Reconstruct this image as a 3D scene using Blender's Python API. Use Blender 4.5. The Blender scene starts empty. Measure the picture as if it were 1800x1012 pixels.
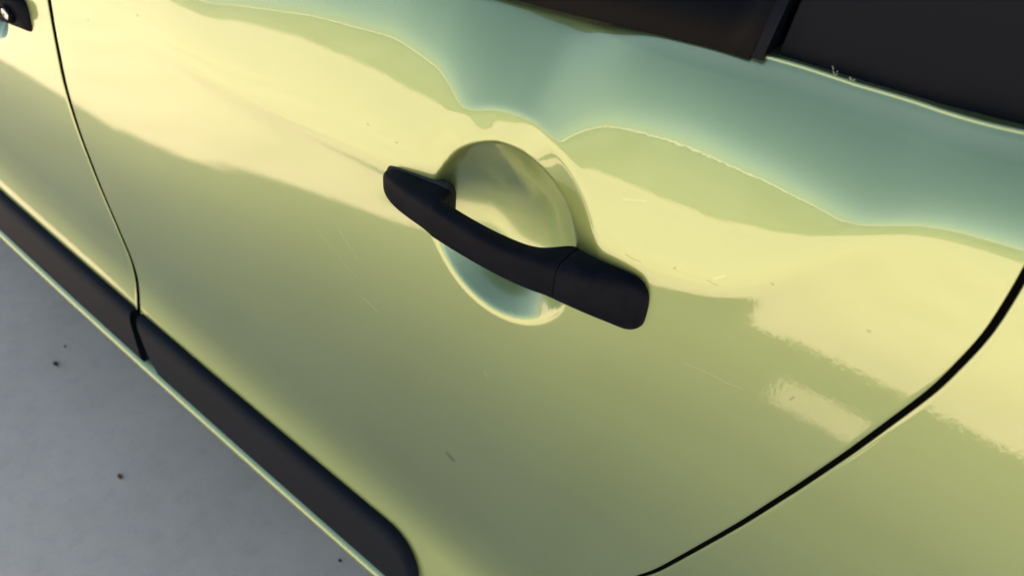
import bpy, bmesh, math, random
import numpy as np
random.seed(4)
R = math.radians
S = bpy.context.scene

# ------------------------------------------------------------------ camera
GZ0 = 0.78                                   # height of the rear handle above the ground
def cam_axes(pitch, roll, head):
    h_ = np.array([-math.cos(head), math.sin(head), 0])
    fwd = h_*math.cos(pitch)+np.array([0, 0, -math.sin(pitch)])
    r = np.cross(fwd, [0, 0, 1]); r /= np.linalg.norm(r)
    u = np.cross(r, fwd)
    return fwd, r*math.cos(roll)+u*math.sin(roll), -r*math.sin(roll)+u*math.cos(roll)
from mathutils import Matrix, Vector
cd = bpy.data.cameras.new('camera'); co = bpy.data.objects.new('camera', cd)
S.collection.objects.link(co); S.camera = co
fw, rt, up_ = cam_axes(R(41), R(5), R(54))
CP = (0.2207, -0.306, 0.2964+GZ0)
co.matrix_world = Matrix(((rt[0], up_[0], -fw[0], CP[0]), (rt[1], up_[1], -fw[1], CP[1]),
                          (rt[2], up_[2], -fw[2], CP[2]), (0, 0, 0, 1)))
cd.sensor_width = 36; cd.lens = 36*1420/1800; cd.clip_start = 0.02; cd.clip_end = 500
cd.dof.use_dof = True; cd.dof.focus_distance = 0.5; cd.dof.aperture_fstop = 11

# ------------------------------------------------------------------ light
SUN_EL, SUN_AZ = R(49), R(12)                 # the sun stands behind the car; azimuth from +Y towards -X
w = bpy.data.worlds.new('World'); S.world = w; w.use_nodes = True
nt = w.node_tree; bg = nt.nodes['Background']
sky = nt.nodes.new('ShaderNodeTexSky'); sky.sky_type = 'NISHITA'; sky.sun_disc = False
sky.sun_elevation = SUN_EL; sky.sun_rotation = -SUN_AZ; sky.air_density = 1.0; sky.dust_density = 1.2; sky.ozone_density = 4.0
nt.links.new(sky.outputs[0], bg.inputs[0]); bg.inputs[1].default_value = 0.092
sl = bpy.data.lights.new('sun', 'SUN'); sl.energy = 2.75; sl.angle = R(0.53); sl.color = (1, .998, .99)
so = bpy.data.objects.new('sun', sl); S.collection.objects.link(so)
sd = Vector((-math.sin(SUN_AZ)*math.cos(SUN_EL), math.cos(SUN_AZ)*math.cos(SUN_EL), math.sin(SUN_EL)))
so.rotation_euler = sd.to_track_quat('Z', 'Y').to_euler(); so.location = (0, 6, 8)
S.view_settings.view_transform = 'Standard'; S.view_settings.look = 'None'
S.view_settings.exposure = 1.93; S.view_settings.gamma = 1
S.view_settings.use_white_balance = True; S.view_settings.white_balance_temperature = 8800; S.view_settings.white_balance_tint = 10
S.render.engine = 'CYCLES'
S.cycles.max_bounces = 6; S.cycles.glossy_bounces = 4; S.cycles.caustics_reflective = False

# ------------------------------------------------------------------ materials
def mat(name, col, rough=.5, metal=0, **kw):
    m = bpy.data.materials.new(name); m.use_nodes = True
    b = m.node_tree.nodes['Principled BSDF']
    b.inputs['Base Color'].default_value = (*col, 1); b.inputs['Roughness'].default_value = rough
    b.inputs['Metallic'].default_value = metal
    for k, v in kw.items(): b.inputs[k.replace('_', ' ')].default_value = v
    return m, m.node_tree, b
def node(nt, t, **kw):
    n = nt.nodes.new(t)
    for k, v in kw.items():
        if k in n.inputs: n.inputs[k].default_value = v
        else: setattr(n, k, v)
    return n
def noise(nt, scale, detail=3, rough=.5, vec=None):
    n = node(nt, 'ShaderNodeTexNoise', Scale=scale, Detail=detail, Roughness=rough)
    if vec is None:
        vec = node(nt, 'ShaderNodeTexCoord').outputs['Object']
    nt.links.new(vec, n.inputs['Vector']); return n
def ramp(nt, src, pts):
    r = nt.nodes.new('ShaderNodeValToRGB'); e = r.color_ramp.elements
    while len(e) < len(pts): e.new(.5)
    for i, (p, c) in enumerate(pts):
        e[i].position = p; e[i].color = (*c, 1) if len(c) == 3 else c
    nt.links.new(src, r.inputs[0]); return r
def bump(nt, src, strength, dist, to):
    b = node(nt, 'ShaderNodeBump', Strength=strength, Distance=dist)
    nt.links.new(src, b.inputs['Height']); nt.links.new(b.outputs[0], to); return b

# pale green metallic paint under clear coat
PAINT, nt, b = mat('green_metallic_paint', (.275, .375, .155), .45, 1.0, Coat_Weight=1.0, Coat_Roughness=.012, Coat_IOR=2.05)
tc = node(nt, 'ShaderNodeTexCoord')
mp = node(nt, 'ShaderNodeMapping'); mp.inputs['Scale'].default_value = (1.7, 1, .6)
nt.links.new(tc.outputs['Object'], mp.inputs[0])
n1 = noise(nt, 330, 3, .5, mp.outputs[0]); bump(nt, n1.outputs[0], 1.0, .000027, b.inputs['Coat Normal'])
n2 = noise(nt, 4, 4, .6, tc.outputs['Object'])
rr = ramp(nt, n2.outputs[0], [(.3, (.43, .43, .43)), (.7, (.47, .47, .47))]); nt.links.new(rr.outputs[0], b.inputs['Roughness'])
n3 = noise(nt, 1800, 1, .5, tc.outputs['Object']); bump(nt, n3.outputs[0], .25, .0001, b.inputs['Normal'])

# wear in the clear coat: hair scratches, grit specks and one smudge, each at its own place on the door
sep = node(nt, 'ShaderNodeSeparateXYZ'); nt.links.new(tc.outputs['Object'], sep.inputs[0])
def mth(op, a, b_=None, c_=None, clamp=False):
    m = nt.nodes.new('ShaderNodeMath'); m.operation = op; m.use_clamp = clamp
    for i, v in enumerate((a, b_, c_)):
        if v is None: continue
        if isinstance(v, (int, float)): m.inputs[i].default_value = v
        else: nt.links.new(v, m.inputs[i])
    return m.outputs[0]
wob = mth('MULTIPLY', mth('SUBTRACT', noise(nt, 90, 2, .5, tc.outputs['Object']).outputs[0], .5), .004)
sx = mth('ADD', sep.outputs[0], wob); sz = mth('ADD', sep.outputs[2], wob)
def seg(x0, z0, x1, z1, wd, soft=.5):
    ax, az, bx_, bz = x0+.3, z0+GZ0, x1+.3, z1+GZ0
    dx, dz = bx_-ax, bz-az; L2 = max(dx*dx+dz*dz, 1e-9)
    px = mth('SUBTRACT', sx, ax); pz = mth('SUBTRACT', sz, az)
    t = mth('ADD', mth('MULTIPLY', px, dx/L2), mth('MULTIPLY', pz, dz/L2), clamp=True)
    ex = mth('SUBTRACT', px, mth('MULTIPLY', t, dx)); ez = mth('SUBTRACT', pz, mth('MULTIPLY', t, dz))
    d = mth('SQRT', mth('ADD', mth('MULTIPLY', ex, ex), mth('MULTIPLY', ez, ez)))
    return mth('SUBTRACT', 1.0, mth('DIVIDE', d, wd), clamp=True)
SCR = [(-.167, -.0762, -.1485, -.093, .0010), (-.147, -.1278, -.1271, -.1331, .0011), (-.1444, -.2556, -.1324, -.2583, .0012),
       (-.198, -.0884, -.150, -.112, .0006), (.1196, .0462, .1235, .0500, .0006), (-.018, -.1188, -.0157, -.1242, .0009), (-.8325, -.319, -.8272, -.3307, .002), (.118, -.015, .150, -.012, .0005), (.06, .062, .072, .066, .0005)]
DRK = [(-.0551, -.2512, -.0505, -.2535, .0042), (-.1358, .0233, -.1350, .0236, .0011), (-.1071, .0233, -.1063, .0230, .0011), (.098, .0401, .0984, .0410, .0009), (.1461, .0586, .1468, .0586, .0010), (.1923, .0577, .1930, .0580, .0011), (.174, -.0023, .1752, .0008, .0010),
       (-.4314, .0007, -.4294, .0017, .0016), (-.5233, -.0327, -.522, -.032, .0014), (.070, .034, .079, .034, .0005), (.116, .0432, .122, .0436, .0005)]
lt = None
for a in SCR: s_ = seg(*a); lt = s_ if lt is None else mth('MAXIMUM', lt, s_)
dk = None
for a in DRK: s_ = seg(*a); dk = s_ if dk is None else mth('MAXIMUM', dk, s_)
vo = node(nt, 'ShaderNodeTexVoronoi', Scale=55.0); nt.links.new(tc.outputs['Object'], vo.inputs['Vector'])
sc_ = node(nt, 'ShaderNodeSeparateColor'); nt.links.new(vo.outputs['Color'], sc_.inputs[0])
grit = mth('MULTIPLY', mth('LESS_THAN', vo.outputs['Distance'], .035), mth('GREATER_THAN', sc_.outputs[0], .86))
dk = mth('MAXIMUM', mth('MULTIPLY', dk, .75), mth('MULTIPLY', grit, .35))
mx1 = node(nt, 'ShaderNodeMix', data_type='RGBA'); mx1.inputs[6].default_value = b.inputs['Base Color'].default_value[:]; mx1.inputs[7].default_value = (.62, .66, .42, 1)
nt.links.new(mth('MULTIPLY', lt, .22), mx1.inputs[0])
mx2 = node(nt, 'ShaderNodeMix', data_type='RGBA'); mx2.inputs[7].default_value = (.12, .12, .05, 1)
nt.links.new(mx1.outputs[2], mx2.inputs[6]); nt.links.new(dk, mx2.inputs[0]); nt.links.new(mx2.outputs[2], b.inputs['Base Color'])
# faint film of dust that dulls the clear coat in clouds
dn = noise(nt, 9, 6, .7, tc.outputs['Object']); dr = ramp(nt, dn.outputs[0], [(.42, (.010,)*3), (.8, (.05,)*3)]); 
# finger wear dulls the coat inside the handle dish, in upright strokes
mw = node(nt, 'ShaderNodeMapping'); mw.inputs['Scale'].default_value = (900, 1, 40); nt.links.new(tc.outputs['Object'], mw.inputs[0])
nw = noise(nt, 1.0, 3, .6, mw.outputs[0])
hx_ = mth('SUBTRACT', sep.outputs[0], .3-.016); hz_ = mth('SUBTRACT', sep.outputs[2], GZ0)
hr = mth('SQRT', mth('ADD', mth('MULTIPLY', hx_, hx_), mth('MULTIPLY', hz_, hz_)))
wk = mth('MULTIPLY', mth('SUBTRACT', .058, hr), 90.0, clamp=True)
wear = mth('MULTIPLY', wk, mth('ADD', mth('MULTIPLY', nw.outputs[0], .20), .06))
nt.links.new(mth('MAXIMUM', dr.outputs[0], wear), b.inputs['Coat Roughness'])

PLASTIC, nt, b = mat('black_grained_plastic', (.0024, .0032, .0058), .45, Specular_IOR_Level=.06)
n = noise(nt, 2600, 2); bump(nt, n.outputs[0], .25, .0002, b.inputs['Normal'])
n = noise(nt, 45, 6, .75); rc_ = ramp(nt, n.outputs[0], [(.45, (.0022, .0034, .0068)), (.78, (.0080, .0098, .0140))]); nt.links.new(rc_.outputs[0], b.inputs['Base Color']); r_ = ramp(nt, n.outputs[0], [(.3, (.46,)*3), (.7, (.58,)*3)]); nt.links.new(r_.outputs[0], b.inputs['Roughness'])
STRIP, nt, b = mat('dark_grey_rubbing_strip_plastic', (.0100, .0128, .0175), .55, Specular_IOR_Level=.12)
n = noise(nt, 1800, 2); bump(nt, n.outputs[0], .2, .0002, b.inputs['Normal'])
TRIM, nt, b = mat('charcoal_window_trim', (.0045, .0062, .0105), .6, Specular_IOR_Level=.10)
n = noise(nt, 900, 2); bump(nt, n.outputs[0], .15, .0002, b.inputs['Normal'])
MOULD, nt, b = mat('black_satin_belt_moulding', (.0012, .0015, .0026), .45, Specular_IOR_Level=.08)
RUBBER, nt, b = mat('black_rubber', (.006, .006, .006), .7)
GLASS, nt, b = mat('dark_tinted_glass', (.006, .007, .008), .03)
CLEAR = bpy.data.materials.new('tinted_side_glass'); CLEAR.use_nodes = True; nt = CLEAR.node_tree; nt.nodes.clear()
o_ = nt.nodes.new('ShaderNodeOutputMaterial'); mx = nt.nodes.new('ShaderNodeMixShader'); tr_ = nt.nodes.new('ShaderNodeBsdfTransparent'); gl = nt.nodes.new('ShaderNodeBsdfGlossy')
tr_.inputs[0].default_value = (.92, .93, .92, 1); mx.inputs[0].default_value = .08; gl.inputs['Roughness'].default_value = .02
for a_, b_ in ((tr_.outputs[0], mx.inputs[1]), (gl.outputs[0], mx.inputs[2]), (mx.outputs[0], o_.inputs[0])): nt.links.new(a_, b_)
CHROME, nt, b = mat('steel_lock', (.6, .6, .58), .18, 1.0)
VOID, nt, b = mat('gap_shade_and_inner_black', (.003, .003, .003), .9, Specular_IOR_Level=0.0)  # matte black for the painted gap shade, also the underbody and cabin lining
LINT, nt, b = mat('pale_lint', (.42, .43, .30), .9)
STONE, nt, b = mat('brown_grit', (.13, .085, .045), .9)
LEAF, nt, b = mat('dark_dry_leaf', (.035, .03, .028), .85)
WALLM, nt, b = mat('weathered_grey_wall', (.22, .23, .20), .9)
n = noise(nt, 1.5, 5, .7); r_ = ramp(nt, n.outputs[0], [(.3, (.16, .17, .145)), (.7, (.30, .30, .26))]); nt.links.new(r_.outputs[0], b.inputs['Base Color'])
COPING, nt, b = mat('white_coping', (.80, .80, .76), .8)

CONC, nt, b = mat('grey_concrete', (.36, .35, .335), .9)
tc = node(nt, 'ShaderNodeTexCoord'); o = tc.outputs['Object']
a1 = noise(nt, 3.2, 6, .62, o); a2 = noise(nt, 38, 5, .7, o); a3 = noise(nt, 260, 3, .7, o)
r1 = ramp(nt, a1.outputs[0], [(.30, (.72, .585, .455)), (.5, (.82, .665, .52)), (.72, (.89, .73, .57))])
r2 = ramp(nt, a2.outputs[0], [(.28, (.90,)*3), (.5, (1, 1, 1)), (.75, (1.03,)*3)])
r3 = ramp(nt, a3.outputs[0], [(.22, (.70,)*3), (.40, (1, 1, 1))])
m1 = node(nt, 'ShaderNodeMix', data_type='RGBA', blend_type='MULTIPLY'); m1.inputs[0].default_value = 1
nt.links.new(r1.outputs[0], m1.inputs[6]); nt.links.new(r2.outputs[0], m1.inputs[7])
m2 = node(nt, 'ShaderNodeMix', data_type='RGBA', blend_type='MULTIPLY'); m2.inputs[0].default_value = 1
nt.links.new(m1.outputs[2], m2.inputs[6]); nt.links.new(r3.outputs[0], m2.inputs[7])
nt.links.new(m2.outputs[2], b.inputs['Base Color'])
bump(nt, a3.outputs[0], .35, .002, b.inputs['Normal'])

# ------------------------------------------------------------------ body side surface
# ---------- body side surface: outward offset h(X,Z) [m], X rearwards, Z up from handle centre
def PW(x,xs,ys): return np.interp(x,xs,ys)
def sstep(t): t=np.clip(t,0,1); return t*t*(3-2*t)
XC=np.array([-1100,-489,-301,-227,-62,49,88,120,144,163,176,197,229,330,420])/1000.
ZCv=np.array([-35,-19,-12,-6,12,29,32,39,59,84,101,112,117,119,117])/1000.
XH=np.array([-1100,-440,-323,-201,-118,-77,-59,-35,-12,11,24,39,79,110,155,172,197,229,330])/1000.
ZHv=np.array([18,24,34,66,81,75,60,40,38,68,82,93,102,101,100,100,114,119,120])/1000.
def smooth_interp(x,xs,ys,s=0.006):
    o=0;k=[-2,-1,0,1,2];w=[.06,.24,.4,.24,.06]
    for a,b in zip(k,w): o=o+b*np.interp(x+a*s,xs,ys)
    return o
def belt(X): return np.interp(X,[-1.1,-0.6,-0.03,0.043,0.1,0.141,0.176,0.21,0.45],[0.06,0.09,0.130,0.138,0.1425,0.1448,0.1485,0.1535,0.170])
CUP=(-0.016,0.000,0.057)
def tilt(X,Z):
    Zc=smooth_interp(X,XC,ZCv); Zh=smooth_interp(X,XH,ZHv); Zh=np.maximum(Zh,Zc+0.003)
    Zb=belt(X)
    Tb=np.interp(X,[-1.1,-.44,-.1,.04,.13,.16,.19,.24,.4],[6.2,6.0,4.2,0.3,-0.6,1.8,5.5,6.5,6])
    Ta=np.interp(X,[-1.1,-.5,-.44,-.3,-.06,.06,.15,.19,.22,.4],[5,5,6.5,10,10,8.5,9.5,16,17,16])
    w=np.interp(X,[-.44,-.25,-.05,.1,.3],[.0012,.003,.010,.008,.005])
    # below crease
    zz=[-.60,-.44,-.405,-.36,-.32,-.2,-.1,-.03]
    tt=[20,22,20,4,-2.0,-3.5,-.6,1.5]
    low=np.interp(Z,zz,tt)+sstep((.08-X)/.6)*np.interp(Z,[-.38,-.30,-.2,-.1,-.03],[0,.8,3.0,4.4,3.0])-1.6*sstep(X/.14)*sstep((Z+.09)/.04)
    zs=np.interp(X,[-.5,-.1,.05,.13,.17],[-.21,-.08,-.04,.0,.035])
    k=sstep((Z-zs)/np.maximum(Zc-zs,.01))
    B=low+k*(Tb-low)
    # hollow just under the crease
    dip=np.interp(X,[-.46,-.38,-.3,-.1,-.03,.09,.13,.165,.2,.24],[0,6,6,5,0,0,2.5,4,1.5,0])
    B=B-dip*np.exp(-((Z-Zc+.006)/np.interp(X,[0,.1],[.010,.011]))**2)
    # above crease
    a=np.clip((Z-Zc)/np.maximum(Zh-Zc,.003),0,1)
    A1=Ta+(17-Ta)*a
    b=np.clip((Z-Zh)/0.016,0,1); A=A1+np.interp(X,[-.075,-.04,0,.04,.1,.18],[10,11,11,11,13,15])*b
    c=np.clip((Z-Zh-.02)/np.maximum(Zb-Zh-.02,.01),0,1.3); A=A+np.interp(X,[-.1,.2],[11,20])*c
    S=sstep((Z-Zc)/(2*w)+.5)
    return B+S*(A-B)
GX=np.arange(-1.12,0.44,0.003); GZ=np.arange(-0.60,0.26,0.002)
def build():
    X,Z=np.meshgrid(GX,GZ,indexing='ij')
    T=tilt(X,Z)
    g=np.exp(-0.5*(np.arange(-4,5)/1.8)**2);g/=g.sum()
    for ax in (0,1):
        Tp=np.pad(T,[(4,4) if i==ax else (0,0) for i in (0,1)],mode='edge')
        T=sum(w*np.take(Tp,range(i,i+T.shape[ax]),axis=ax) for i,w in enumerate(g))
    s=-np.tan(np.radians(T))
    H=np.cumsum((s[:,1:]+s[:,:-1])*.5*0.002,axis=1); H=np.c_[np.zeros(len(GX)),H]
    k0=np.searchsorted(GZ,-0.40)
    H-=H[:,k0:k0+1]
    j=np.searchsorted(GX,-0.016);kz=np.searchsorted(GZ,0); H-=H[j,kz]
    # behind the handle dish the skin is drawn so that it meets the dish rim and window edge fair
    hz=np.array([np.interp(.066,GZ,r_) for r_ in H]); xa,xb=-.095,.060
    tg=np.interp(GX,[xa,xb],[np.interp(xa,GX,hz),np.interp(xb,GX,hz)]); d=np.where((GX>xa)&(GX<xb),tg-hz,0)
    d=np.convolve(np.pad(d,5,mode='edge'),np.ones(11)/11,'valid')
    H=H+d[:,None]*sstep((Z-.0)/.058)
    H-= (X+0.1)**2/(2*30.0)+.0045*sstep((X+.01)/.2)
    return H
HG=build()
def cub(t):
    return (-.5*t+t*t-.5*t**3, 1-2.5*t*t+1.5*t**3, .5*t+2*t*t-1.5*t**3, -.5*t*t+.5*t**3)
def h0(X,Z):
    u=np.clip((X-GX[0])/.003,1,len(GX)-3.001); v=np.clip((Z-GZ[0])/.002,1,len(GZ)-3.001)
    i=u.astype(int);j=v.astype(int);wu=cub(u-i);wv=cub(v-j);o=0
    for a in range(4):
        for b in range(4): o=o+wu[a]*wv[b]*HG[i+a-1,j+b-1]
    return o
# the round dish behind a handle: a soft pale ring that dips to a crisp rim, then a shallow bowl
CR=np.linspace(0,0.03,301)
def ring_profile(w,ms):
    sl=ms*sstep((w-CR)/min(.008,w*.6))
    return np.cumsum(sl[::-1])[::-1]*(CR[1]-CR[0])
RINGS=[ring_profile(.005,.25),ring_profile(.022,.33)]
def dish(b,X,Z,cx,cz,R=CUP[2]):
    dx=X-cx;dz=Z-cz;r=np.maximum(np.hypot(dx,dz),1e-5); s=dz/r
    k=sstep((s+0.35)/1.1)
    left=1-.6*sstep((-dx/r-.25)/.5)
    ring=lambda d: (np.interp(d,CR,RINGS[0])*(1-k)+np.interp(d,CR,RINGS[1])*k)*left
    out=b-ring(np.maximum(r-R,0))*(r-R<.03)
    near=r<R+.004
    xr,zr=cx+dx/r*R,cz+dz/r*R
    rim=h0(xr,zr)-ring(np.zeros_like(r))
    hc=h0(np.array([cx]),np.array([cz-R]))[0]; ht=h0(np.array([cx]),np.array([cz+R]))[0]-.006
    m=.95-.32*s
    wall=rim-m*(R-r)
    floor=(hc+ht)/2-.0250+.06*dz
    d=(wall-floor)/.006; bowl=floor+.006*np.logaddexp(0,d)      # smooth maximum
    wgt=np.where(near,sstep((R+.0008-r)/.0026),0)
    return out+wgt*(bowl-out)
def h(X,Z):
    X=np.asarray(X,float);Z=np.asarray(Z,float)
    b=h0(X,Z)
    b=dish(b,X,Z,CUP[0],CUP[1])
    return dish(b,X,Z,-0.762,-0.070)

# ------------------------------------------------------------------ builders
ROOT = bpy.data.objects.new('parked_car', None); S.collection.objects.link(ROOT)
OX = Vector((-0.3, 0.85, 0)); ROOT.location = OX
ROOT['label'] = 'pale lime green metallic car seen close at its rear door with black handle'
ROOT['category'] = 'car'
def mesh(name, V, F, m, parent=None, smooth=True, sub=0):
    me = bpy.data.meshes.new(name)
    V = np.asarray(V, float).reshape(-1, 3)
    if parent is not None: V = V-np.array(OX)
    me.from_pydata(V.tolist(), [], [tuple(int(i) for i in f) for f in F]); me.update()
    me.materials.append(m)
    if smooth: me.polygons.foreach_set('use_smooth', [True]*len(me.polygons))
    o = bpy.data.objects.new(name, me); S.collection.objects.link(o)
    if parent is not None: o.parent = parent
    return o
def grid_faces(n, m, flip=False, wrap=False, off=0):
    F = []
    for i in range(n-1):
        for j in range(m if wrap else m-1):
            a, b_, c_, d = i*m+j, i*m+(j+1) % m, (i+1)*m+(j+1) % m, (i+1)*m+j
            q = (a, b_, c_, d) if not flip else (d, c_, b_, a)
            F.append(tuple(k+off for k in q))
    return F
def W(X, Z, out):                                  # car side coordinates -> world
    return np.stack([X, -np.asarray(out), np.asarray(Z)+GZ0], -1)

# a body panel: a patch of the side surface between two edge curves XL(Z), XR(Z),
# with its edges rolled inwards like a real skin
def panel(name, XL, XR, zb, ztop, nx, nz, parent=ROOT, top_roll=True):
    s = np.linspace(0, 1, nx); t = np.linspace(0, 1, nz)
    # columns
    P = np.zeros((nx, nz, 3))
    ss, tt = np.meshgrid(s, t, indexing='ij')
    Zg = zb+(0.14-zb)*tt
    X = XL(Zg)+(XR(Zg)-XL(Zg))*ss
    Zg = zb+(ztop(X)-zb)*tt
    X = XL(Zg)+(XR(Zg)-XL(Zg))*ss
    O = h(X, Zg)
    rows = [W(X, Zg, O)]
    # top: groove then a rolled bead along the window opening
    if top_roll:
        x, z, o_ = X[:, -1], Zg[:, -1], O[:, -1]
        prof = [(.0012, -.0009), (.0032, -.0030), (.0052, -.0056), (.0072, -.0084), (.0088, -.0107), (.0094, -.0111), (.0098, -.0110), (.0102, -.0112), (.0105, -.0117), (.0106, -.0125), (.0105, -.015), (.0104, -.03)]
        for dz, do in prof: rows.append(W(x, z+dz, o_+do)[:, None, :])
    G = np.concatenate(rows, 1)
    # side rolls
    def roll(col, nxt, sgn):
        out = []
        for dx, do in [(.0003, -.0001), (.0006, -.0003), (.0008, -.0007), (.0008, -.0012), (.0007, -.0022)]:
            q = col.copy(); q[:, 0] += sgn*dx; q[:, 1] -= do; out.append(q[None])
        return np.concatenate(out, 0)
    L = roll(G[0], G[1], -1)[::-1]; Rr = roll(G[-1], G[-2], 1)
    G = np.concatenate([L, G, Rr], 0)
    n, m = G.shape[:2]
    return mesh(name, G.reshape(-1, 3), grid_faces(n, m, flip=True), PAINT, parent)

# shut lines (X of the gap's centre against Z)
GFZ = np.array([-.60, -.45, -.419, -.405, -.392, -.350, -.300, -.246, -.186, -.125, -.064, -.036, .16])
GFX = np.array([-.545, -.556, -.563, -.5675, -.5695, -.571, -.580, -.590, -.597, -.602, -.599, -.597, -.560])
GRZ = np.array([-.60, -.30, -.215, -.111, -.059, -.013, .045, .063, .081, .105, .20])
GRX = np.array([-.02, .095, .138, .177, .195, .210, .227, .230, .233, .233, .228])
def curve(xs, ys):
    zz = np.linspace(xs[0], xs[-1], 600); v = np.interp(zz, xs, ys)
    k = np.exp(-.5*(np.arange(-16, 17)/6.)**2); k /= k.sum()
    v = np.convolve(np.pad(v, 16, mode='edge'), k, 'valid')
    return lambda Z: np.interp(Z, zz, v)
gapF = curve(GFZ, GFX); gapR = curve(GRZ, GRX)
ZB = -.465
# front width 3 mm, rear gap wider
rear_door = panel('rear_door', lambda Z: gapF(Z)+.0048, lambda Z: gapR(Z)-.0023, ZB, lambda X: belt(X)-.011, 400, 320)
front_door = panel('front_door', lambda Z: 0*Z-1.08, lambda Z: gapF(Z)-.0048, ZB, lambda X: belt(X)-.011, 190, 260)
quarter = panel('rear_quarter_panel', lambda Z: gapR(Z)+.0023, lambda Z: 0*Z+.42, -.30, lambda X: belt(X)-.011, 130, 200)

# black strips just under the skin, standing in for the shade inside the gaps
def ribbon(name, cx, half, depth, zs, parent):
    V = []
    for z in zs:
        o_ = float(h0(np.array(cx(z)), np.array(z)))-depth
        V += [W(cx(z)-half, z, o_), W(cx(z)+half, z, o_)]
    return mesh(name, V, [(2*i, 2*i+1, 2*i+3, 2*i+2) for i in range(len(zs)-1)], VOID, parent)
ribbon('front_gap_shade_strip', gapF, .012, .0012, np.linspace(ZB, .12, 60), rear_door).name = 'gap_shade_strip'
ribbon('gap_shade_strip', gapR, .014, .0014, np.linspace(-.35, .14, 60), quarter)

# ---- door handle
HST = [  # X, inner, outer, top, bottom   (mm)
 (-112.5, -2, 3, 0, -4), (-111, -3, 6, 3, -8), (-107, -4, 10, 5.5, -11.5), (-99, -4, 13.5, 7.5, -13.5), (-88, -4, 16.5, 9.5, -13.8), (-75, -4, 19, 11.3, -13.2),
 (-64, -4, 21, 12.8, -12.3), (-59, -3, 22, 13, -12), (-56.5, 1, 22.4, 13, -11.8), (-54, 7, 22.8, 13, -11.5), (-50, 9.5, 23.3, 13, -11.2), (-30, 11.5, 25.2, 13.5, -9.8), (-8, 12, 26, 14.5, -8.8), (10, 11, 25.5, 15.8, -8.2),
 (20, 8.5, 24.5, 17, -8), (26, 4.5, 23.8, 18.3, -8), (30, 0, 23.2, 19, -8), (34, -4, 22.7, 19.6, -8), (39.5, -5, 22, 20.3, -8)]
HCAP = [(40.2, -5, 22, 20.4, -8), (50, -5, 20.3, 21.8, -8.3), (62, -5, 17.8, 23.4, -8.8), (72, -5, 15.2, 24.4, -9.2), (79, -5, 13, 24.5, -9.8), (83, -5, 10.8, 23.3, -9.8), (86.3, -5, 8.8, 20.5, -8.2), (88.5, -5, 6.2, 16, -5), (89.4, -5, 3, 10, 0)]
def handle_part(name, st, ox, oz, parent, nseg=28, fine=5):
    st = np.array(st, float)/1000.
    # refine stations
    k = np.arange(len(st)); kk = np.linspace(0, len(st)-1, (len(st)-1)*fine+1)
    def cr(y):
        i = np.clip(kk.astype(int), 0, len(st)-2); t_ = kk-i; w_ = cub(t_)
        g = lambda j: y[np.clip(j, 0, len(st)-1)]
        return w_[0]*g(i-1)+w_[1]*g(i)+w_[2]*g(i+1)+w_[3]*g(i+2)
    Sx = np.stack([cr(st[:, j]) for j in range(5)], 1)
    V = []
    for x, hi, ho, zt, zb in Sx:
        ce, cz, a, bb = (hi+ho)/2, (zt+zb)/2, (ho-hi)/2, (zt-zb)/2
        for q in range(nseg):
            ph = 2*math.pi*q/nseg; cph, sph = math.cos(ph), math.sin(ph); e = 2/3.6
            u_ = math.copysign(abs(cph)**e, cph); v_ = math.copysign(abs(sph)**e, sph)
            V.append(W(ox+x, oz+cz+bb*v_, ce+a*u_-.0035+base_out))
    n = len(Sx); F = grid_faces(n, nseg, wrap=True)
    F += [tuple(range(nseg))[::-1], tuple((n-1)*nseg+i for i in range(nseg))]
    return mesh(name, V, F, PLASTIC, parent)
def gaskets(ox, oz, parent):
    for st in ([(-113.6, -6, -1, -1, -4), (-112.8, -6, 1.8, 3.2, -8.6), (-108, -6, 2.4, 6.4, -12.4), (-88, -6, 2.6, 10.4, -14.6), (-66, -6, 2.6, 13.4, -13), (-59.5, -6, 2.2, 13.6, -12.4), (-58, -6, 0, 10, -9)],
               [(39, -6, -1, 14, -4), (41, -6, .4, 20.6, -8.4), (50, -6, 1.0, 22.7, -9.2), (72, -6, 1.4, 25.3, -10.1), (82.5, -6, 1.8, 24.3, -10.7), (87.4, -6, 2.0, 18.8, -7), (90.2, -6, 0, 11, 0)]):
        g_ = handle_part('handle_gasket', st, ox, oz, parent); g_.data.materials[0] = RUBBER
base_out = 0.0
gaskets(0, 0, rear_door)
handle_part('handle_grip', HST, 0, 0, rear_door)
handle_part('handle_end_cap', HCAP, 0, 0, rear_door)
base_out = -.020
handle_part('handle_grip', HST, -.736, -.076, front_door)
cap = handle_part('handle_end_cap', HCAP, -.736, -.076, front_door)

# key lock in the front handle cap: a dark bezel dish with a steel barrel
def lathe(name, prof, cx, cz, out, m, parent, n=32, ax=(0, -1, 0), flat=1):
    V = []; 
    for r_, d in prof:
        for q in range(n):
            a = 2*math.pi*q/n; V.append(W(cx+r_*math.cos(a), cz+r_*math.sin(a), out+d))
    F = grid_faces(len(prof), n, wrap=True, flip=True)
    F.append(tuple((len(prof)-1)*n+i for i in range(n)))
    return mesh(name, V, F, m, parent)
LX, LZ, LO = -.736+.064, -.076+.007, -.0045
lathe('lock_bezel', [(.0098, -.003), (.0098, .0005), (.0090, .0012), (.0082, .0006), (.0078, -.001)], LX, LZ, LO, MOULD, front_door)
lathe('lock_cylinder', [(.0062, -.001), (.0062, .0010), (.0056, .0016), (.0018, .0016)], LX, LZ, LO, CHROME, front_door)

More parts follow.
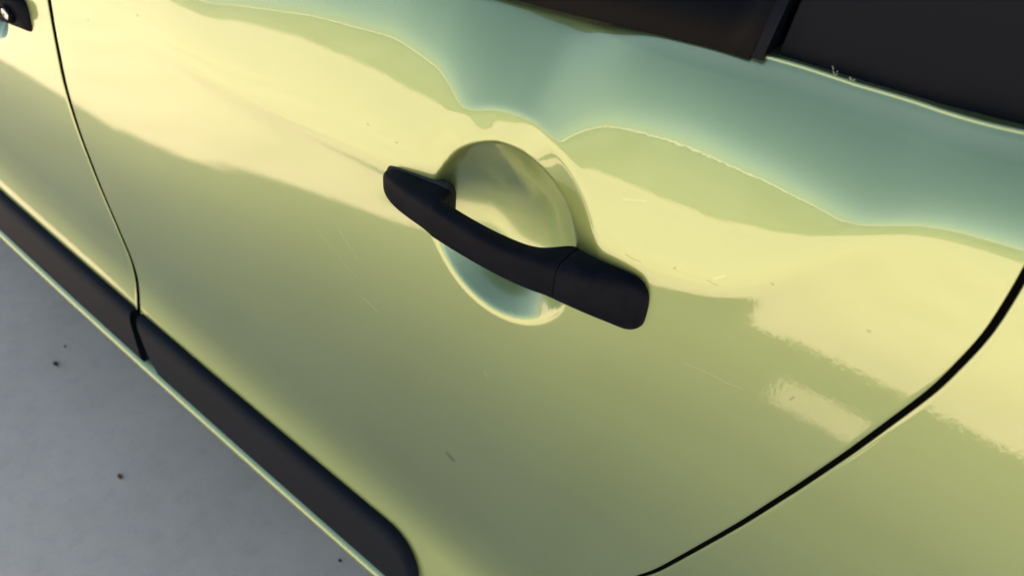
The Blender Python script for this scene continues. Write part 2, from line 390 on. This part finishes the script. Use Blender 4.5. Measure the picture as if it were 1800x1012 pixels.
# ---- rubbing strips along the foot of the doors
def strip(name, x0, x1, parent, end0='cut', end1='round', slant=.042):
    xs = np.concatenate([np.linspace(x0, x0+.03, 12), np.linspace(x0+.035, x1-.06, 60), x1-.055*(1-np.sin(np.linspace(0, math.pi/2, 24)))])
    # section: (t along height 0 top .. 1 bottom, out beyond the skin)
    sec = [(-.01, -.006), (-.012, .002), (-.004, .0068), (.03, .0088), (.09, .0105), (.16, .0116), (.25, .0120), (.5, .0118), (.8, .0112), (.93, .0105), (.99, .008), (1.0, .002), (1.0, -.006)]
    V = []
    for x in xs:
        zt, zb = -.4095, -.4555
        if end1 == 'round':
            d = (x-(x1-.055))/.055
            if d > 0:
                k = math.sqrt(max(0, 1-d*d)); zt = zb+(zt-zb)*(.03+.97*k)
        if end0 == 'notch' and x < x0+.03: zb += .011*(1-(x-x0)/.03)
        sc = 1.0
        for t_, e in sec:
            z = zt+(zb-zt)*t_
            zc_ = -.4325+(z+.4325)*1.0
            xx = x
            if end0 == 'notch': xx = x+slant*max(0, min(1, t_))*max(0, 1-(x-x0)/.12)
            if end1 == 'cut': xx = x+slant*max(0, min(1, t_))*max(0, 1-(x1-x)/.12)
            o_ = float(h0(np.array(xx), np.array(z)))
            V.append(W(xx, z, o_+e*sc))
    n, m = len(xs), len(sec)
    F = grid_faces(n, m); F += [tuple(range(m)), tuple(reversed([(n-1)*m+i for i in range(m)]))]
    return mesh(name, V, F, STRIP, parent)
strip('rubbing_strip', -.557, -.068, rear_door, 'notch', 'round')
strip('rubbing_strip', -1.08, -.571, front_door, 'cut', 'cut')

# ---- body coloured sill lip under the strips
def lip(name, x0, x1, parent, z0=-.4630, off=.0150, r=.0085):
    xs = np.linspace(x0, x1, 70); V = []; n = 16
    for x in xs:
        o_ = float(h0(np.array(x), np.array(z0)))
        for q in range(n):
            a = 2*math.pi*q/n
            V.append(W(x, z0+r*math.sin(a)*1.0, o_-.006+off*.5+(off*.5+r*.2)*math.cos(a)))
    F = grid_faces(len(xs), n, wrap=True); F += [tuple(range(n))[::-1], tuple((len(xs)-1)*n+i for i in range(n))]
    return mesh(name, V, F, PAINT, parent)
lip('sill_lip', -1.08, .05, ROOT)

# ---- window surround above the rear door
_bx = np.linspace(-1.1, .44, 300); _bh = h0(_bx, belt(_bx)); _bh = np.where((_bx > -.14) & (_bx < .12), -.0430, _bh)
_bh = np.convolve(np.pad(_bh, 6, mode='edge'), np.ones(13)/13, 'valid')
def wall_sheet(name, x0, x1, d0, d1, o0, o1, m, parent, n=40, thick=.004, flat=False, rnd=.0015):
    """a slab standing along the belt line from d0 to d1 above it, o0/o1 inboard of the skin edge"""
    xs = np.linspace(x0, x1, n); V = []
    for x in xs:
        zb = float(belt(x)); hb = float(np.interp(x, _bx, _bh))
        p = [(d0, o0-thick), (d0, o0-rnd), (d0+rnd, o0), (d0+(d1-d0)*.5, (o0+o1)/2), (d1-rnd, o1), (d1, o1-rnd), (d1, o1-thick)]
        for dz, do in p: V.append(W(x, zb+dz, hb+do))
    k = 7; F = grid_faces(n, k); F += [tuple(range(k))[::-1][::-1], tuple(reversed([(n-1)*k+i for i in range(k)]))]
    return mesh(name, V, F, m, parent)
wall_sheet('belt_moulding', -.56, .0925, -.0065, .040, .0036, -.020, MOULD, rear_door, thick=.02, rnd=.004)
wall_sheet('window_glass', -.52, .097, .02, .46, -.027, -.20, CLEAR, rear_door)
wall_sheet('moulding_end_cap', .0930, .0985, -.0040, .042, .0030, -.018, TRIM, rear_door, n=6, thick=.02, rnd=.003)
wall_sheet('window_corner_trim', .1025, .226, -.003, .40, -.0045, -.150, TRIM, rear_door, thick=.02)
wall_sheet('window_seal', .096, .108, -.002, .42, -.020, -.175, RUBBER, rear_door, n=6)
wall_sheet('belt_moulding', -1.08, -.566, -.0065, .040, .0036, -.020, MOULD, front_door, thick=.02, rnd=.004)
wall_sheet('window_glass', -1.05, -.58, .02, .46, -.027, -.20, GLASS, front_door)
wall_sheet('rear_pillar', .234, .42, -.004, .46, -.011, -.19, PAINT, ROOT, thick=.03)
wall_sheet('centre_pillar', -.576, -.524, .02, .46, -.024, -.197, MOULD, ROOT, thick=.03)

# ---- the rest of the body, out of frame: it closes the car and throws its shadow
def hull(name, secs, m, parent):
    V = []; k = len(secs[0])
    for s_ in secs: V += [Vector(p) for p in s_]
    F = grid_faces(len(secs), k, wrap=True)
    F += [tuple(range(k))[::-1], tuple((len(secs)-1)*k+i for i in range(k))]
    return mesh(name, np.array([list(v) for v in V]), F, m, parent, smooth=False)
def rect(x, y0, y1, z0, z1): return [(x, y0, z0), (x, y1, z0), (x, y1, z1), (x, y0, z1)]
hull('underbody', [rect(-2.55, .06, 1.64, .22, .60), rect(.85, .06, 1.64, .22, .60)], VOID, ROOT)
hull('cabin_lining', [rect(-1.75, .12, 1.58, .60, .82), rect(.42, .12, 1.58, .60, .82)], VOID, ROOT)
rxs = np.array([-.92, -.75, -.55, -.35, -.205, -.055, .2, .45, .72]); rzs = np.interp(rxs, [-.92, -.75, -.45, -.1, .35, .72], [1.335, 1.395, 1.43, 1.44, 1.42, 1.36])
rys = np.array([.245, .28, .37, .472, .505, 1.15, 1.32, 1.42, 1.455]); dzs = np.interp(rys, [.245, .28, .5, .85, 1.2, 1.42, 1.455], [-.03, .002, .03, .04, .03, .002, -.03])
hole = {(4, 2), (4, 4)}                             # invented sunroof openings, placed to drop sun patches into the car's shadow
RV = [[x, y, z+dz] for x, z in zip(rxs, rzs) for y, dz in zip(rys, dzs)]; m_ = len(rys)
RF = [(i_*m_+j_, i_*m_+j_+1, (i_+1)*m_+j_+1, (i_+1)*m_+j_) for i_ in range(len(rxs)-1) for j_ in range(m_-1) if (i_, j_) not in hole]
roof = mesh('roof', RV, [f_[::-1] for f_ in RF], PAINT, ROOT)
sm = roof.modifiers.new('thickness', 'SOLIDIFY'); sm.thickness = .02; sm.offset = -1
for i_, j_ in sorted(hole):
    mesh('added_light_pane', [RV[k] for k in (i_*m_+j_, i_*m_+j_+1, (i_+1)*m_+j_+1, (i_+1)*m_+j_)], [(3, 2, 1, 0)], CLEAR, roof)  # added see-through panes that pass sun to the ground beside the car
mesh('windscreen', [(-.92, .27, 1.32), (-.92, 1.43, 1.32), (-1.68, 1.56, .85), (-1.68, .14, .85)], [(0, 1, 2, 3)], GLASS, ROOT)
bn = []
for x, z in [(-1.62, .86), (-1.95, .82), (-2.25, .76), (-2.5, .68), (-2.6, .50)]:
    bn.append([(x, .07, .45), (x, 1.63, .45), (x, 1.60, z-.06), (x, 1.3, z), (x, .85, z+.02), (x, .4, z), (x, .10, z-.06)])
hull('bonnet', bn, PAINT, ROOT)
tg = []
for x, z in [(.42, .93), (.62, .94), (.80, .90), (.90, .60)]:
    tg.append([(x, .08, .45), (x, 1.62, .45), (x, 1.60, z), (x, .10, z)])
hull('tailgate', tg, PAINT, ROOT)
mesh('rear_window', [(.74, .28, 1.36), (.74, 1.42, 1.36), (.86, 1.55, .90), (.86, .15, .90)], [(3, 2, 1, 0)], GLASS, ROOT)
for x0, x1 in [(-1.08, -2.0)]:
    mesh('front_wing', [W(-1.08, .05, -.07), W(-1.08, -.46, -.03), W(-2.2, -.46, -.07), W(-2.2, -.06, -.12)], [(0, 1, 2, 3)], PAINT, ROOT)
mesh('front_pillar_glass', [W(-1.05, .06, -.06), W(-1.66, .06, -.09), W(-.97, .52, -.24)], [(0, 1, 2)], GLASS, ROOT)
mesh('rear_side_glass', [W(.42, .15, -.05), W(.86, .12, -.12), W(.74, .56, -.27), W(.42, .60, -.24)], [(0, 1, 2, 3)], GLASS, ROOT)
# door mirror far forward on the front door: its shadow falls among the reflections
mb = []
for x, k in [(-1.20, .5), (-1.215, .85), (-1.25, 1), (-1.29, .9), (-1.33, .55)]:
    mb.append([(x, -.10+.105*k*math.cos(a), 1.03+.07*k*math.sin(a)) for a in [2*math.pi*q_/14 for q_ in range(14)]])
hull('door_mirror', mb, PLASTIC, ROOT)
mesh('far_side_panel', [(-2.2, 1.66, .3), (.85, 1.66, .3), (.85, 1.66, .92), (-1.8, 1.66, .90), (-2.2, 1.66, .8)], [(0, 1, 2, 3, 4)], PAINT, ROOT)
mesh('far_side_glass', [(-1.75, 1.62, .90), (.85, 1.62, .92), (.74, 1.43, 1.36), (-1.02, 1.43, 1.33)], [(0, 1, 2, 3)], GLASS, ROOT)

# ------------------------------------------------------------------ ground and surroundings
me = bpy.data.meshes.new('ground'); me.from_pydata([(-200, -200, 0), (200, -200, 0), (200, 200, 0), (-200, 200, 0)], [], [(0, 1, 2, 3)])
me.materials.append(CONC); g = bpy.data.objects.new('ground', me); S.collection.objects.link(g); g['kind'] = 'structure'
wr = bpy.data.objects.new('boundary_wall', None); S.collection.objects.link(wr); wr.location = (-8, -5.6, 0)
wr['label'] = 'low grey boundary wall with white coping, mirrored in the door paint'; wr['category'] = 'wall'
def box(name, a, b_, m, parent=None, label=None):
    x0, y0, z0 = a; x1, y1, z1 = b_
    V = [(x0, y0, z0), (x1, y0, z0), (x1, y1, z0), (x0, y1, z0), (x0, y0, z1), (x1, y0, z1), (x1, y1, z1), (x0, y1, z1)]
    F = [(3, 2, 1, 0), (4, 5, 6, 7), (0, 1, 5, 4), (1, 2, 6, 5), (2, 3, 7, 6), (3, 0, 4, 7)]
    me = bpy.data.meshes.new(name); me.from_pydata(V, [], F); me.materials.append(m)
    o = bpy.data.objects.new(name, me); S.collection.objects.link(o)
    if parent: o.parent = parent
    return o
box('wall_body', (-40, -.1, 0), (40, .1, 1.08), WALLM, wr)
box('coping', (-40, -.14, 1.08), (40, .14, 1.14), COPING, wr)

# ---- small litter
def pebble(name, loc, r, m, label, cat, sq=(1, 1, .6), seed=0):
    bm = bmesh.new(); bmesh.ops.create_icosphere(bm, subdivisions=2, radius=r)
    rnd = random.Random(seed)
    for v in bm.verts:
        k = 1+rnd.uniform(-.22, .22); v.co = Vector((v.co.x*sq[0]*k, v.co.y*sq[1]*k, v.co.z*sq[2]*k))
    me = bpy.data.meshes.new(name); bm.to_mesh(me); bm.free(); me.materials.append(m)
    o = bpy.data.objects.new(name, me); o.location = loc; S.collection.objects.link(o)
    o['label'] = label; o['category'] = cat; return o

pebble('leaf_scrap', (-.957, -.012, .003), .006, LEAF, 'dark curled leaf scrap on the concrete beside the front door', 'leaf', (1, .7, .35), 1)
pebble('grit_stone', (-.666, -.066, .003), .0045, STONE, 'brown grit stone on the concrete, lower left', 'stone', (1, .8, .7), 2)
pebble('leaf_crumb', (-.985, .02, .002), .0025, LEAF, 'tiny dark leaf crumb just beyond the curled leaf scrap', 'leaf', (1, .6, .5), 3)
pebble('tar_speck', (-.309, .061, .0015), .0028, LEAF, 'tiny black speck on the concrete below the sill, near the bottom edge', 'stone', (1, .8, .5), 4)
def tuft(name, x, z, label, n, seed, ln):
    rnd = random.Random(seed); V = []; F = []
    hb = float(h0(np.array(x), np.array(z-.011)))-.012
    for i in range(n):
        p0 = Vector(W(x+rnd.uniform(-.0008, .0008), z-.0006, hb)); d = Vector((rnd.uniform(-1, 1), rnd.uniform(-1, .2), rnd.uniform(.1, 1))).normalized()
        c2 = Vector((rnd.uniform(-1, 1), rnd.uniform(-1, 1), rnd.uniform(-1, 1)))*.4; wd = .00012
        side = d.cross(Vector((.3, .5, .8))).normalized()*wd; nn = d.cross(side).normalized()*wd
        k0 = len(V)
        for j in range(5):
            t_ = j/4; p_ = p0+d*ln*t_*(.5+rnd.random()*.5)+c2*ln*t_*t_
            V += [list(p_+side), list(p_-side*.5+nn), list(p_-side*.5-nn)]
        for j in range(4):
            for e in range(3): F.append((k0+3*j+e, k0+3*j+(e+1) % 3, k0+3*j+3+(e+1) % 3, k0+3*j+3+e))
    o = mesh(name, V, F, LINT, None, smooth=False); o['label'] = label; o['category'] = 'lint'; o['group'] = 'lint caught on the window edge'; return o
tuft('lint_fibre', .131, float(belt(.131))+.0002, 'wispy pale lint fibre on the window edge, nearer the belt moulding', 4, 3, .0042)
tuft('lint_fibre', .1385, float(belt(.1385))+.0002, 'short pale lint clump on the window edge, right of the wispy one', 8, 5, .0020)
